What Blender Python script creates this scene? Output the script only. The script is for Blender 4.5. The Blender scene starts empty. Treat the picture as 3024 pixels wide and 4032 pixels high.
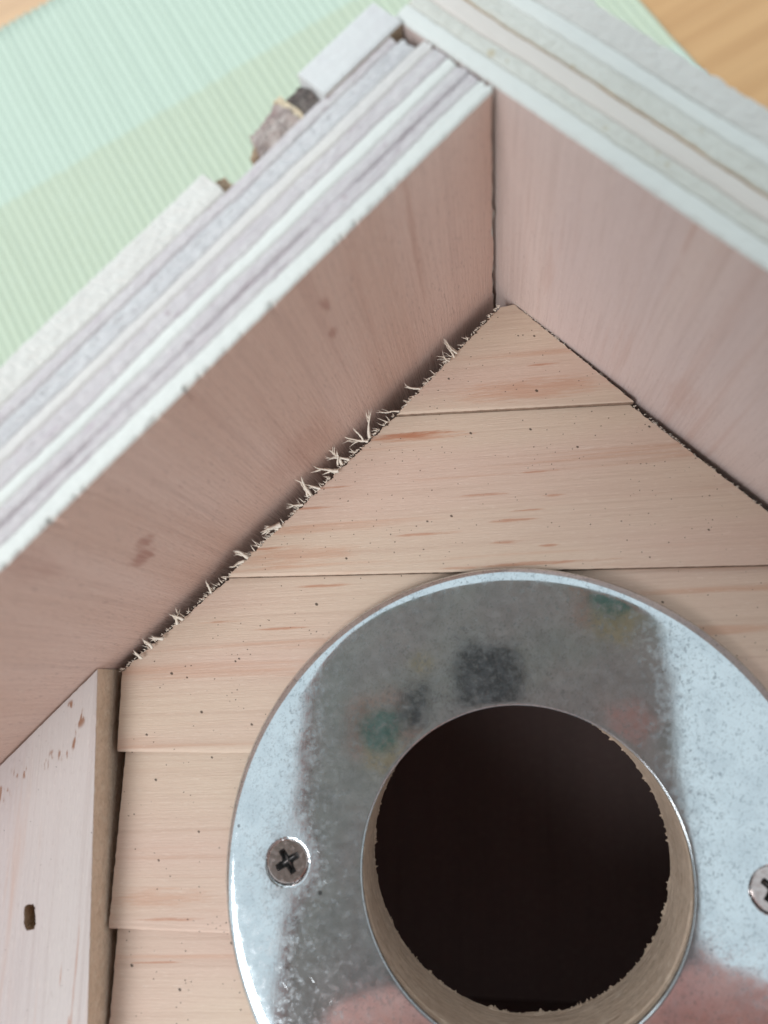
import bpy, bmesh, math, random
from mathutils import Vector, Matrix, noise, geometry
random.seed(7)
SC = bpy.context.scene
COL = SC.collection
MM = 0.001

# ------------------------------------------------------------------ camera
cam_d = bpy.data.cameras.new("camera")
cam = bpy.data.objects.new("camera", cam_d)
COL.objects.link(cam)
CR = Matrix(((0.9922821963963823, 0.027502509775637524, 0.12091176398849902),
             (-0.0006384111224068695, 0.9762136804628343, -0.2168096919153754),
             (-0.1239985288058222, 0.21505920587885136, 0.9686970129099922)))
CC = Vector((-3.758117120021848, 18.639720160705306, 80.04924954805348))
CAM_M = Matrix.Translation(CC * MM) @ CR.to_4x4()
cam.matrix_world = CAM_M
cam_d.sensor_width = 36.0
cam_d.lens = 2941.18 / 4032 * 36
cam_d.clip_start = 0.004
cam_d.clip_end = 30
cam_d.dof.use_dof = True
cam_d.dof.focus_distance = 0.089
cam_d.dof.aperture_fstop = 19.0
SC.camera = cam

# ------------------------------------------------------------------ light
world = bpy.data.worlds.new("World")
SC.world = world
world.use_nodes = True
wb = world.node_tree.nodes["Background"]
wb.inputs[0].default_value = (0.80, 0.93, 1.0, 1)
wb.inputs[1].default_value = 0.95


def area(name, loc, target, sx, sy, power, col):
    d = bpy.data.lights.new(name, 'AREA')
    d.shape = 'RECTANGLE'; d.size = sx; d.size_y = sy
    d.energy = power; d.color = col
    o = bpy.data.objects.new(name, d)
    COL.objects.link(o)
    o.location = loc
    o.rotation_euler = (Vector(target) - Vector(loc)).to_track_quat('-Z', 'Y').to_euler()
    return o


area("window_light", (-0.95, -1.0, 1.40), (0, 0.02, 0), 0.9, 0.9, 33, (0.95, 0.97, 1.0))
area("window_light", (-0.95, 1.35, 1.15), (0, 0, 0), 1.3, 1.0, 12, (0.86, 0.95, 1.0))
SC.view_settings.view_transform = 'Standard'
SC.view_settings.look = 'None'
SC.view_settings.exposure = 0.0
SC.view_settings.gamma = 1.0


# ------------------------------------------------------------------ node helpers
def srgb(r, g, b):
    f = lambda c: (c / 255 / 12.92) if c / 255 <= 0.04045 else ((c / 255 + 0.055) / 1.055) ** 2.4
    return (f(r), f(g), f(b), 1)


class NT:
    def __init__(s, name, rough=0.7, spec=0.25, metal=0.0):
        s.m = bpy.data.materials.new(name)
        s.m.use_nodes = True
        s.t = s.m.node_tree
        s.b = s.t.nodes["Principled BSDF"]
        s.b.inputs["Roughness"].default_value = rough
        s.b.inputs["Specular IOR Level"].default_value = spec
        s.b.inputs["Metallic"].default_value = metal
        tc = s.t.nodes.new("ShaderNodeTexCoord")
        s.co = tc.outputs["Object"]
        s.normal = None

    def n(s, typ):
        return s.t.nodes.new(typ)

    def setin(s, sock, v):
        if isinstance(v, bpy.types.NodeSocket):
            s.t.links.new(v, sock)
        else:
            sock.default_value = v

    def map(s, sx, sy, sz, rot=(0, 0, 0), off=(0, 0, 0)):
        """object coordinates in mm, scaled"""
        m = s.n("ShaderNodeMapping")
        m.vector_type = 'POINT'
        src = s.co
        if any(rot):
            r_ = s.n("ShaderNodeMapping")
            s.t.links.new(s.co, r_.inputs[0])
            r_.inputs["Rotation"].default_value = rot
            src = r_.outputs[0]
        s.t.links.new(src, m.inputs[0])
        m.inputs["Scale"].default_value = (sx * 1000, sy * 1000, sz * 1000)
        m.inputs["Location"].default_value = off
        return m.outputs[0]

    def noise(s, vec, scale=1.0, detail=3.0, rough=0.5, dist=0.0):
        x = s.n("ShaderNodeTexNoise")
        s.t.links.new(vec, x.inputs["Vector"])
        x.inputs["Scale"].default_value = scale
        x.inputs["Detail"].default_value = detail
        x.inputs["Roughness"].default_value = rough
        x.inputs["Distortion"].default_value = dist
        return x.outputs[0]

    def vor(s, vec, scale=1.0, rnd=1.0):
        x = s.n("ShaderNodeTexVoronoi")
        s.t.links.new(vec, x.inputs["Vector"])
        x.inputs["Scale"].default_value = scale
        x.inputs["Randomness"].default_value = rnd
        return x.outputs["Distance"], x.outputs["Color"]

    def ramp(s, fac, a, b, va=0.0, vb=1.0):
        x = s.n("ShaderNodeMapRange")
        x.interpolation_type = 'SMOOTHSTEP'
        s.setin(x.inputs[0], fac)
        x.inputs[1].default_value = a; x.inputs[2].default_value = b
        x.inputs[3].default_value = va; x.inputs[4].default_value = vb
        return x.outputs[0]

    def math(s, op, a, b=0.0):
        x = s.n("ShaderNodeMath"); x.operation = op
        s.setin(x.inputs[0], a); s.setin(x.inputs[1], b)
        return x.outputs[0]

    def mix(s, fac, a, b, typ='MIX'):
        x = s.n("ShaderNodeMix"); x.data_type = 'RGBA'; x.blend_type = typ
        s.setin(x.inputs[0], fac); s.setin(x.inputs[6], a); s.setin(x.inputs[7], b)
        return x.outputs[2]

    def sepx(s, vec, i=0):
        x = s.n("ShaderNodeSeparateXYZ"); s.t.links.new(vec, x.inputs[0])
        return x.outputs[i]

    def bump(s, h, dist=0.0001, strength=1.0):
        x = s.n("ShaderNodeBump")
        x.inputs["Strength"].default_value = strength
        x.inputs["Distance"].default_value = dist
        s.t.links.new(h, x.inputs["Height"])
        if s.normal: s.t.links.new(s.normal, x.inputs["Normal"])
        s.normal = x.outputs[0]

    def done(s, col, rough=None):
        s.setin(s.b.inputs["Base Color"], col)
        if rough is not None: s.setin(s.b.inputs["Roughness"], rough)
        if s.normal: s.t.links.new(s.normal, s.b.inputs["Normal"])
        return s.m


def specks(k, vec, per_mm, rad, frac, stretch=None):
    """sparse small dots: returns 0..1 mask"""
    d, c = k.vor(vec, per_mm)
    r = k.sepx(c, 0)
    sel = k.ramp(r, 1 - frac, 1.0, 0.15, 1.0)
    on = k.math('GREATER_THAN', r, 1 - frac)
    lim = k.math('MULTIPLY', sel, rad * per_mm)
    inside = k.math('LESS_THAN', d, lim)
    return k.math('MULTIPLY', inside, on)


def wood(name, axis, base, alt, dark, red, dash=True, speck=True, stains=(), seed=0.0, bump=0.00006, pores=0.22, fine_amt=0.22, comb=None, band_amt=.5, gr=0.0):
    """grain runs along local axis; a = along, c = across scales"""
    k = NT(name, rough=0.62, spec=0.22)

    def g(al, ac, off=0.0):
        s = [ac, ac, ac]; s[axis] = al
        return k.map(*s, rot=(0, 0, gr), off=(seed + off, seed * .7 + off, seed * 1.3))
    low = k.noise(g(0.012, 0.09), detail=2)
    col = k.mix(k.ramp(low, 0.38, 0.62), base, alt)
    band = k.noise(g(0.018, 0.55, 3), detail=4, rough=0.55, dist=0.4)
    col = k.mix(k.ramp(band, 0.56, 0.72, 0, band_amt), col, red)
    grow = k.noise(g(0.010, 1.5, 33), detail=3, rough=0.6, dist=0.3)
    col = k.mix(k.ramp(grow, 0.50, 0.70, 0, band_amt * .55), col, dark)
    fine = k.noise(g(0.10, 3.4, 9), detail=4, rough=0.65)
    col = k.mix(k.ramp(fine, 0.46, 0.74, 0, fine_amt), col, dark)
    lite = k.noise(g(0.9, 7.5, 5), detail=2, rough=0.6)
    col = k.mix(k.ramp(lite, 0.56, 0.74, 0, 0.20), col, (0.86, 0.76, 0.66, 1))
    pore = k.noise(g(1.0, 6.5, 21), detail=2, rough=0.6)
    col = k.mix(k.ramp(pore, 0.60, 0.72, 0, pores), col, dark)
    if dash:
        ds = k.noise(g(0.075, 1.15, 14), detail=3, rough=0.55, dist=0.25)
        ds2 = k.noise(g(0.3, 6.0, 2), detail=2)
        m = k.math('MULTIPLY', k.ramp(ds, 0.64, 0.72), k.ramp(ds2, 0.25, 0.6, 0.35, 1))
        col = k.mix(k.math('MULTIPLY', m, 0.75), col, (red[0] * .62, red[1] * .5, red[2] * .46, 1))
    if stains:
        wob = k.noise(g(0.30, 3.2, 50), detail=5, rough=0.7)
        wv = k.math('MULTIPLY', k.math('SUBTRACT', wob, 0.46), 3.6)
        sx = [k.sepx(k.map(1, 1, 1), q) for q in range(3)]
        a1 = axis; a2 = [q for q in range(3) if q != axis][0]
        hard = soft = None
        for st in stains:
            (ca, cb, la, lb) = st[:4]; amt = st[4] if len(st) > 4 else 1.0
            la = la * (1.3 if lb < .5 else 1.0)
            dx = k.math('DIVIDE', k.math('SUBTRACT', sx[a1], ca), la)
            dy = k.math('DIVIDE', k.math('SUBTRACT', k.math('SUBTRACT', sx[a2], cb), k.math('MULTIPLY', dx, la * (.045 if axis == 0 else 0))), lb)
            d = k.math('ADD', k.math('ADD', k.math('MULTIPLY', dx, dx), k.math('MULTIPLY', dy, dy)), wv)
            m = k.ramp(d, 1.25, 0.0, 0, amt)
            if lb > 0.5: soft = m if soft is None else k.math('MAXIMUM', soft, m)
            else: hard = m if hard is None else k.math('MAXIMUM', hard, m)
        if soft is not None: col = k.mix(k.math('MULTIPLY', soft, 0.55), col, red)
        if hard is not None: col = k.mix(k.math('MULTIPLY', hard, 0.62), col, (red[0] * .85, red[1] * .68, red[2] * .58, 1))
    if comb:
        cn = k.noise(g(0.45, 3.2, 61), detail=2, rough=.5)
        cm = None
        sx = [k.sepx(k.map(1, 1, 1), q) for q in range(2)]
        for (x0, y0, rx, ry) in comb:
            dx = k.math('DIVIDE', k.math('SUBTRACT', sx[0], x0), rx); dy = k.math('DIVIDE', k.math('SUBTRACT', sx[1], y0), ry)
            m = k.ramp(k.math('ADD', k.math('MULTIPLY', dx, dx), k.math('MULTIPLY', dy, dy)), 1.2, .3)
            cm = m if cm is None else k.math('MAXIMUM', cm, m)
        col = k.mix(k.math('MULTIPLY', cm, k.ramp(cn, .55, .62, 0, .95)), col, (0.30, 0.15, 0.09, 1))
    if speck:
        sp = specks(k, k.map(1, 1.35, 1, rot=(0, 0, .6), off=(seed, 0, 0)), 0.55, 0.20 * speck, 0.40)
        sp2 = specks(k, k.map(1, 1.2, 1, rot=(0, 0, -.5), off=(seed + 31, 7, 0)), 1.7, 0.085 * speck, 0.5)
        col = k.mix(k.math('MULTIPLY', k.math('MAXIMUM', sp, sp2), 0.88), col, (0.055, 0.038, 0.028, 1))
    h = k.math('ADD', k.math('MULTIPLY', fine, 0.9), k.math('MULTIPLY', lite, 0.6))
    k.bump(h, bump)
    return k.done(col)


M = {}
STAIN_B = [(2.5, 50.6, 10.5, 1.5), (4.5, 53.6, 1.6, 0.16), (-9.9, 45.7, 6.8, 0.62, 1.25), (-11.5, 45.9, 4.5, 0.42, 1.3), (3.9, 41.0, 1.8, 0.18), (-2.8, 38.5, 2.3, 0.2), (4.8, 38.2, 1.2, 0.2),
           (2.0, 36.6, 1.6, 0.12), (0.4, 35.5, 2.1, 0.23), (-8.7, 34.2, 4.4, 0.18), (-0.4, 33.1, 1.6, 0.23), (4.0, 32.6, 0.9, 0.18), (1.2, 30.6, 7.8, 0.26), (-22.6, 37.5, 2.9, 0.18),
           (-28.2, 32.9, 2.3, 0.15), (-20.0, 39.9, 1.8, 0.13), (-20.6, 28.7, 3.1, 0.22), (-32.4, 24.8, 2.6, 0.17), (-25.0, 24.0, 2.9, 0.17), (-24.6, 32.0, 9.0, 1.3, .8),
           (-36.1, -5.7, 3.1, 0.22), (-37.8, -10.0, 2.3, 0.15), (-37.3, -3.7, 6.0, 1.2, .8)]
M['board'] = wood("pine_board", 0, (0.63, 0.495, 0.385, 1), (0.63, 0.465, 0.375, 1), (0.48, 0.33, 0.25, 1), (0.52, 0.27, 0.17, 1), dash=False, stains=STAIN_B, gr=-.04, fine_amt=.26, pores=.22, bump=.000045)
# roof veneer: grain along z; stains (z, u, half-length z, half-width u)
M['roof_l'] = wood("plywood_face_left", 2, (0.745, 0.54, 0.46, 1), (0.675, 0.46, 0.375, 1), (0.36, 0.22, 0.19, 1), (0.46, 0.25, 0.20, 1), dash=False, speck=False, seed=11, bump=0.00010,
                   stains=[(-5.5, 20.8, 1.4, .6, 1.5), (-10.2, 21.1, 1.2, .55, 1.5), (-15.4, 48.2, 1.8, 1.5, 1.7), (-13.6, 46.6, 1.5, 1.2, 1.6), (-9, 10.5, 12, .5, .5), (-2, 52, 6, 2, .6), (-24, 30, 5, 6, .5)], fine_amt=.15, pores=.48, band_amt=.22)
M['roof_r'] = wood("plywood_face_right", 2, (0.68, 0.545, 0.495, 1), (0.645, 0.52, 0.485, 1), (0.40, 0.28, 0.24, 1), (0.52, 0.33, 0.27, 1), dash=False, speck=False, seed=23, bump=0.00008, fine_amt=.25, pores=.35, band_amt=.28,
                   stains=[(-1.6, 19.1, 3.0, .22, .6), (-20, 7, 5, .9, .5), (-24, 25, 4, 2.5, .5)])
M['trim'] = wood("trim_face", 1, (0.575, 0.51, 0.48, 1), (0.54, 0.465, 0.445, 1), (0.40, 0.31, 0.28, 1), (0.52, 0.32, 0.24, 1), dash=False, speck=.55, seed=5, bump=0.00004, fine_amt=.12, pores=.3,
                 stains=[(-8.7, -44.35, 3.2, .10, .9), (-12.1, -44.4, 4.0, .12, .9), (-10.2, -45.9, 1.1, .10), (-14.9, -44.6, 1.0, .3)],
                 comb=[(-54.38, 6.67, 1.3, 0.9), (-52.13, 9.01, 1.3, 0.8), (-50.20, 9.73, 1.5, 0.7), (-48.06, 10.75, 1.4, 0.7), (-46.63, 12.28, 0.6, 1.2), (-46.32, 14.52, 0.9, 1.2), (-47.14, 15.54, 0.7, 0.9)])
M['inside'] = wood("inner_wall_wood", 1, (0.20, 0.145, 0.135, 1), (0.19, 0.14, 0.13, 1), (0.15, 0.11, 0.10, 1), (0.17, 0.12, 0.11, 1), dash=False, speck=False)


def rough_wood(name, base, dark, lite, sx, sy, sz, bump=0.00025, fl=0.5, purple=None, spots=None):
    """cut edge / end grain: torn fibres"""
    k = NT(name, rough=0.75, spec=0.2)
    a = k.noise(k.map(sx, sy, sz), detail=5, rough=0.62)
    b = k.noise(k.map(sx * 2.6, sy * 2.6, sz * 2.6, off=(4, 9, 2)), detail=3, rough=0.6)
    c = k.noise(k.map(.12, .12, .12), detail=2)
    col = k.mix(k.ramp(a, 0.42, 0.68, 0, fl), base, dark)
    col = k.mix(k.ramp(b, 0.52, 0.70, 0, fl * 0.9), col, lite)
    col = k.mix(k.ramp(c, 0.4, 0.65, 0, 0.35), col, dark)
    lg = k.noise(k.map(.05, .9, .9, off=(7, 3, 5)), detail=4, rough=.6)
    col = k.mix(k.ramp(lg, .52, .70, 0, fl * .7), col, lite)
    lg2 = k.noise(k.map(.07, 1.6, 1.6, off=(17, 13, 5)), detail=3, rough=.6)
    col = k.mix(k.ramp(lg2, .52, .70, 0, fl * .8), col, dark)
    if purple:
        d = k.noise(k.map(sx * .4, sy * .8, sz, off=(31, 2, 0)), detail=3)
        col = k.mix(k.ramp(d, 0.60, 0.72, 0, 0.6), col, purple)
    if spots:
        wv = k.map(1, 1, 1, off=(2, 5, 1))
        m = k.math('MAXIMUM', specks(k, wv, 0.33, 0.62, 0.42), specks(k, k.map(1, 1, 1, off=(12, 3, 8)), 0.9, 0.22, 0.35))
        col = k.mix(k.math('MULTIPLY', m, k.ramp(b, .36, .58, .15, .8)), col, spots)
    k.bump(k.math('ADD', k.math('MULTIPLY', a, 1.0), k.math('MULTIPLY', b, 0.6)), bump)
    return k.done(col)


M['e_white'] = rough_wood("ply_edge_white", (0.68, 0.675, 0.63, 1), (0.62, 0.615, 0.58, 1), (0.72, 0.715, 0.67, 1), .06, 2.6, 2.6, 0.00003, 0.3)
M['e_lilac'] = rough_wood("ply_edge_lilac", (0.64, 0.59, 0.58, 1), (0.54, 0.475, 0.485, 1), (0.72, 0.70, 0.665, 1), .9, 4.2, 4.2, 0.00018, 0.6, (0.43, 0.31, 0.36, 1), (0.42, 0.33, 0.34, 1))
M['e_cream'] = rough_wood("ply_edge_cream", (0.65, 0.61, 0.565, 1), (0.58, 0.54, 0.53, 1), (0.70, 0.67, 0.63, 1), .10, 3.0, 3.0, 0.00006, 0.4)
M['e_grey'] = rough_wood("ply_edge_grey", (0.64, 0.615, 0.605, 1), (0.51, 0.485, 0.49, 1), (0.70, 0.695, 0.68, 1), .55, 3.4, 3.4, 0.00022, 0.65)
M['e_glue'] = rough_wood("glue_line_purple", (0.57, 0.49, 0.51, 1), (0.62, 0.56, 0.575, 1), (0.56, 0.52, 0.53, 1), .10, 1.5, 1.5, 0.00006, 0.9)
M['e_green'] = rough_wood("ply_edge_pale_green", (0.67, 0.65, 0.585, 1), (0.57, 0.545, 0.48, 1), (0.74, 0.725, 0.67, 1), 1.5, 2.8, 2.8, 0.00016, 0.6, None, (0.46, 0.36, 0.20, 1))
M['e_pink'] = rough_wood("ply_edge_pink", (0.65, 0.585, 0.53, 1), (0.62, 0.56, 0.51, 1), (0.68, 0.63, 0.58, 1), .1, 1.2, 1.2, 0.00003, 0.4)
M['e_orange'] = rough_wood("glue_line_orange", (0.60, 0.37, 0.17, 1), (0.60, 0.50, 0.38, 1), (0.60, 0.54, 0.46, 1), .12, 1.5, 1.5, 0.00006, 0.9)
M['slat'] = rough_wood("slat_end_beige", (0.62, 0.59, 0.545, 1), (0.55, 0.515, 0.475, 1), (0.69, 0.665, 0.63, 1), 1.6, .35, .35, 0.00003, 0.3)
M['slat_white'] = rough_wood("slat_end_white", (0.62, 0.605, 0.585, 1), (0.56, 0.53, 0.525, 1), (0.66, 0.65, 0.63, 1), 1.2, .25, .25, 0.00003, 0.3)
M['slat_tan'] = rough_wood("slat_side_tan", (0.42, 0.30, 0.20, 1), (0.26, 0.17, 0.11, 1), (0.6, 0.47, 0.35, 1), 1, 1, 1, 0.0002, 0.6)
M['bark'] = rough_wood("weathered_bark", (0.20, 0.16, 0.145, 1), (0.06, 0.048, 0.046, 1), (0.40, 0.35, 0.31, 1), 1.3, 1.6, 1.6, 0.0007, 0.9)
M['bark_lite'] = rough_wood("broken_slat_wood", (0.46, 0.37, 0.33, 1), (0.20, 0.15, 0.14, 1), (0.62, 0.55, 0.50, 1), .6, .8, .8, 0.0006, 0.8, (0.20, 0.10, 0.10, 1))
M['bark_rim'] = rough_wood("split_pale_rim", (0.66, 0.53, 0.36, 1), (0.46, 0.36, 0.26, 1), (0.78, 0.70, 0.56, 1), 1, 2, 2, 0.0002, 0.6)
M['trim_side'] = rough_wood("trim_sawn_side", (0.78, 0.60, 0.45, 1), (0.60, 0.44, 0.31, 1), (0.86, 0.74, 0.60, 1), 1.6, .9, 1.6, 0.00022, 0.6)
M['tunnel'] = rough_wood("bored_hole_wood", (0.62, 0.475, 0.36, 1), (0.42, 0.31, 0.23, 1), (0.74, 0.60, 0.48, 1), .45, .45, 3.4, 0.0002, 0.75, (0.30, 0.17, 0.10, 1))
M['board_edge'] = rough_wood("board_cut_edge", (0.32, 0.22, 0.16, 1), (0.18, 0.12, 0.09, 1), (0.42, 0.32, 0.24, 1), 1.5, 2.5, .6, 0.00015, 0.6)  # dark brown puts the shade of the gap beside the roof into the colour
M['fibre'] = rough_wood("torn_wood_fibre", (0.88, 0.79, 0.67, 1), (0.76, 0.65, 0.53, 1), (0.91, 0.85, 0.77, 1), 1, 1, 1, 0.0001, 0.4)

# knots / blotches with a shape of their own are stains in the roof veneer: handled as brown blotch spots
# ---- steel
k = NT("zinc_plated_steel", rough=0.12, metal=0.92)
P3 = k.map(1, 1, 1)
blot = k.noise(k.map(.25, .25, .25), detail=4, rough=0.6)
cloud = k.noise(k.map(1.1, 1.1, 1.1, off=(5, 5, 5)), detail=5, rough=0.7)
fleck = k.noise(k.map(3.4, 2.6, 3.0, rot=(0, 0, .5), off=(9, 1, 0)), detail=3, rough=0.62, dist=1.2)
brush = k.noise(k.map(9, .35, 1, rot=(0, 0, .08)), detail=3)
scr = None
for i, (a, off) in enumerate(((0.5, 3), (-0.75, 17), (1.2, 40), (2.5, 77), (0.95, 55))):
    s1 = k.noise(k.map(17, .22, 1, rot=(0, 0, a), off=(off, off, 0)), detail=2, rough=.5, dist=.35)
    s2 = k.noise(k.map(.3, .3, .3, off=(off * 2, 3, 0)), detail=2)
    sm = k.math('MULTIPLY', k.ramp(s1, .72, .79, 0, .6), k.ramp(s2, .54, .66))
    scr = sm if scr is None else k.math('MAXIMUM', scr, sm)
fl = k.math('MULTIPLY', k.ramp(fleck, .52, .63), k.ramp(cloud, .38, .58, .35, 1))
col = k.mix(k.ramp(blot, .40, .65), (0.72, 0.76, 0.775, 1), (0.64, 0.68, 0.70, 1))
col = k.mix(k.math('MULTIPLY', fl, .55), col, (0.28, 0.31, 0.33, 1))
sp = specks(k, k.map(1, 1, 1, off=(3, 3, 0)), 0.35, 0.22, 0.25)
col = k.mix(k.math('MULTIPLY', sp, .7), col, (0.10, 0.10, 0.11, 1))
rgh = k.math('ADD', k.ramp(cloud, .38, .70, .055, .15), k.math('MULTIPLY', fl, .10))
rgh = k.math('ADD', rgh, k.math('MULTIPLY', scr, .14))
k.bump(k.math('ADD', k.math('MULTIPLY', cloud, .16), k.math('ADD', k.math('MULTIPLY', brush, .14), k.math('MULTIPLY', fl, -.05))), 0.000006)
k.bump(scr, 0.000003)
haze_ = k.noise(k.map(.8, .8, .8, off=(21, 4, 0)), detail=6, rough=.78)
k.setin(k.b.inputs['Metallic'], k.ramp(haze_, .36, .70, .96, .89))
M['steel'] = k.done(col, rgh)
k = NT("screw_steel", rough=0.22, metal=1.0)
a = k.noise(k.map(2, 2, 2), detail=4)
k.bump(a, 0.000003)
M['screw'] = k.done(k.mix(k.ramp(a, .4, .65), (0.60, 0.51, 0.48, 1), (0.53, 0.44, 0.41, 1)), k.ramp(a, .4, .7, .16, .28))
k = NT("screw_recess_shade", rough=0.55, metal=0.0, spec=0.5)
M['recess'] = k.done(k.mix(k.noise(k.map(4, 4, 4), detail=3), (0.015, 0.015, 0.016, 1), (0.10, 0.095, 0.09, 1)))  # near-black colour stands in for the shade inside the cross recess
# ---- cloth
k = NT("ribbed_cotton", rough=0.9, spec=0.1)
y = k.sepx(k.map(1, 1, 1), 1)
wob = k.math('MULTIPLY', k.math('SUBTRACT', k.noise(k.map(.6, .6, .6), detail=2), .5), 3.0)
fr = k.math('FRACT', k.math('DIVIDE', k.math('ADD', y, k.math('ADD', wob, 73.8)), 149.2))
band = k.ramp(fr, .485, .515)
weave = k.noise(k.map(.5, 3, 1), detail=3)
MINT = (0.46, 0.53, 0.437, 1); LIME = (0.45, 0.493, 0.375, 1)
col = k.mix(band, MINT, LIME)
col = k.mix(k.ramp(weave, .4, .7, 0, .2), col, (0.58, 0.66, 0.58, 1))
k.bump(weave, 0.0002)
M['cloth'] = k.done(col)
# ---- table
k = NT("varnished_table_wood", rough=0.28, spec=0.5)
a = k.noise(k.map(.012, .16, .1, rot=(0, 0, -.5)), detail=4)
b = k.noise(k.map(.02, .9, .1, rot=(0, 0, -.5)), detail=4)
col = k.mix(k.ramp(a, .38, .65), (0.52, 0.295, 0.13, 1), (0.46, 0.25, 0.105, 1))
col = k.mix(k.ramp(b, .5, .75, 0, .25), col, (0.36, 0.20, 0.09, 1))
M['table'] = k.done(col)
# ---- phone, skin
k = NT("phone_case_grey", rough=0.45)
M['case'] = k.done(k.mix(k.ramp(k.noise(k.map(.05, .05, .05), detail=2), .4, .6), (0.29, 0.32, 0.345, 1), (0.32, 0.31, 0.345, 1)))
for nm, c in (('lens', (0.008, 0.010, 0.013, 1)), ('teal', (0.045, 0.15, 0.135, 1)), ('petal_red', (0.33, 0.23, 0.21, 1)), ('petal_yellow', (0.34, 0.30, 0.20, 1)), ('petal_pink', (0.46, 0.28, 0.29, 1)), ('screen', (0.02, 0.02, 0.02, 1))):
    k = NT("phone_" + nm, rough=0.3)
    k.bump(k.noise(k.map(.8, .8, .8), detail=2), 0.00003)
    M[nm] = k.done(c)
k = NT("skin", rough=0.5)
a = k.noise(k.map(.08, .08, .08), detail=4)
k.b.inputs["Subsurface Weight"].default_value = 0.0
k.bump(k.noise(k.map(1.5, 1.5, 1.5), detail=3), 0.0001)
M['skin'] = k.done(k.mix(k.ramp(a, .4, .65), (0.86, 0.46, 0.41, 1), (0.78, 0.37, 0.33, 1)))


# ------------------------------------------------------------------ object helpers
def mesh_obj(name, verts, faces, mats, parent=None, matrix=None, smooth=False, fmat=None):
    me = bpy.data.meshes.new(name)
    me.from_pydata([Vector(v) * MM for v in verts], [], faces)
    if not isinstance(mats, (list, tuple)): mats = [mats]
    for m in mats: me.materials.append(m)
    if fmat:
        me.polygons.foreach_set("material_index", fmat)
    if smooth:
        me.polygons.foreach_set("use_smooth", [True] * len(me.polygons))
    me.validate(); me.update()
    o = bpy.data.objects.new(name, me)
    COL.objects.link(o)
    place(o, parent, matrix)
    return o


def place(o, parent=None, matrix=None):
    if parent:
        o.parent = parent
        o.matrix_parent_inverse = WM[parent.name].inverted()
    m = matrix or Matrix.Identity(4)
    o.matrix_basis = m
    WM[o.name] = m.copy()


WM = {}


def thing(name, label, cat, loc=(0, 0, 0)):
    o = bpy.data.objects.new(name, None)
    COL.objects.link(o)
    o.empty_display_size = 0.01
    place(o, None, Matrix.Translation(Vector(loc) * MM))
    o['label'] = label; o['category'] = cat
    return o


def recalc(o):
    bm = bmesh.new(); bm.from_mesh(o.data)
    bmesh.ops.recalc_face_normals(bm, faces=bm.faces)
    bm.to_mesh(o.data); bm.free()


def nz(x, y=0.0, z=0.0):
    return noise.noise(Vector((x, y, z)))


# ------------------------------------------------------------------ table, placemat
table = mesh_obj("table_top", [(-700, -700, -122), (700, -700, -122), (700, 900, -122), (-700, 900, -122),
                               (-700, -700, -150), (700, -700, -150), (700, 900, -150), (-700, 900, -150)],
                 [(0, 1, 2, 3), (7, 6, 5, 4), (0, 4, 5, 1), (1, 5, 6, 2), (2, 6, 7, 3), (3, 7, 4, 0)], M['table'])
table['kind'] = 'structure'
TH = math.radians(29.6)
RIB = 3.0
E1 = (-330.0, 155.5)
E2 = (-60.0, 290.7)
nx = int((E1[1] - E1[0]) / RIB * 6); ny = 46
vs, fs = [], []
for j in range(ny + 1):
    for i in range(nx + 1):
        x = E1[0] + (E1[1] - E1[0]) * i / nx
        ph = x / RIB + 0.16 * nz(x * .05, j * .3) + .22 * nz(x * .11, 5)
        rib = abs(math.sin(math.pi * ph))
        y = E2[0] + (E2[1] - E2[0]) * j / ny
        if j == ny: y += 0.9 * rib + 0.5 * nz(x * .08, 3)
        if i == nx: x += 0.8 * nz(y * .06, 8)
        z = -120.9 + (0.6 + .35 * nz(round(ph) * 3.7, y * .01)) * rib + 0.35 * nz(x * .012, y * .012) - (0.5 if j in (0, ny) else 0)
        vs.append((x, y, z))
w = nx + 1
for j in range(ny):
    for i in range(nx):
        a = j * w + i
        fs.append((a, a + 1, a + 1 + w, a + w))
base = len(vs)
edge = [(j * w + i) for (i, j) in [(i, 0) for i in range(nx)] + [(nx, j) for j in range(ny)] + [(i, ny) for i in range(nx, 0, -1)] + [(0, j) for j in range(ny, 0, -1)]]
for e in edge: vs.append((vs[e][0], vs[e][1], -121.95))
ne = len(edge)
for i in range(ne):
    fs.append((edge[i], base + i, base + (i + 1) % ne, edge[(i + 1) % ne]))
mat = mesh_obj("placemat", vs, fs, M['cloth'], matrix=Matrix.Rotation(TH, 4, 'Z'), smooth=True)
mat['label'] = "ribbed mint and pale green striped placemat under the wooden birdhouse"
mat['category'] = "placemat"

# ------------------------------------------------------------------ birdhouse
house = thing("birdhouse", "unpainted wooden birdhouse lying on its back with steel ring round the hole", "birdhouse", (0, 0, -120))
ZR = 29.574
AP = Vector((-1.1585, 63.8236, ZR))
tilt_ax = Vector((-0.62, 0.26, ZR)).normalized()
Rt = Vector((0, 0, 1)).rotation_difference(tilt_ax).to_matrix().to_4x4()
ANG_L = math.radians(44.81); ANG_R = math.radians(-44.08)
TAP = Matrix.Translation(AP * MM)
# local axes: x = down the slope away from the ridge, y = outward thickness, z = depth (0 at front edge)
ML = TAP @ Rt @ Matrix(((-math.cos(ANG_L), -math.sin(ANG_L), 0, 0), (-math.sin(ANG_L), math.cos(ANG_L), 0, 0), (0, 0, 1, 0), (0, 0, 0, 1)))
MR = TAP @ Rt @ Matrix(((math.cos(ANG_R), -math.sin(ANG_R), 0, 0), (math.sin(ANG_R), math.cos(ANG_R), 0, 0), (0, 0, 1, 0), (0, 0, 0, 1)))
ZB = -149.0


def bnd(u, n, sid):
    n = round(n, 1)
    return .16 * nz(u * .13, n * 3.1, sid) + .07 * nz(u * .8, n * 3.1, sid + 1) + .05 * nz(u * 3.3, n * 3.1, sid + 2)


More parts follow.
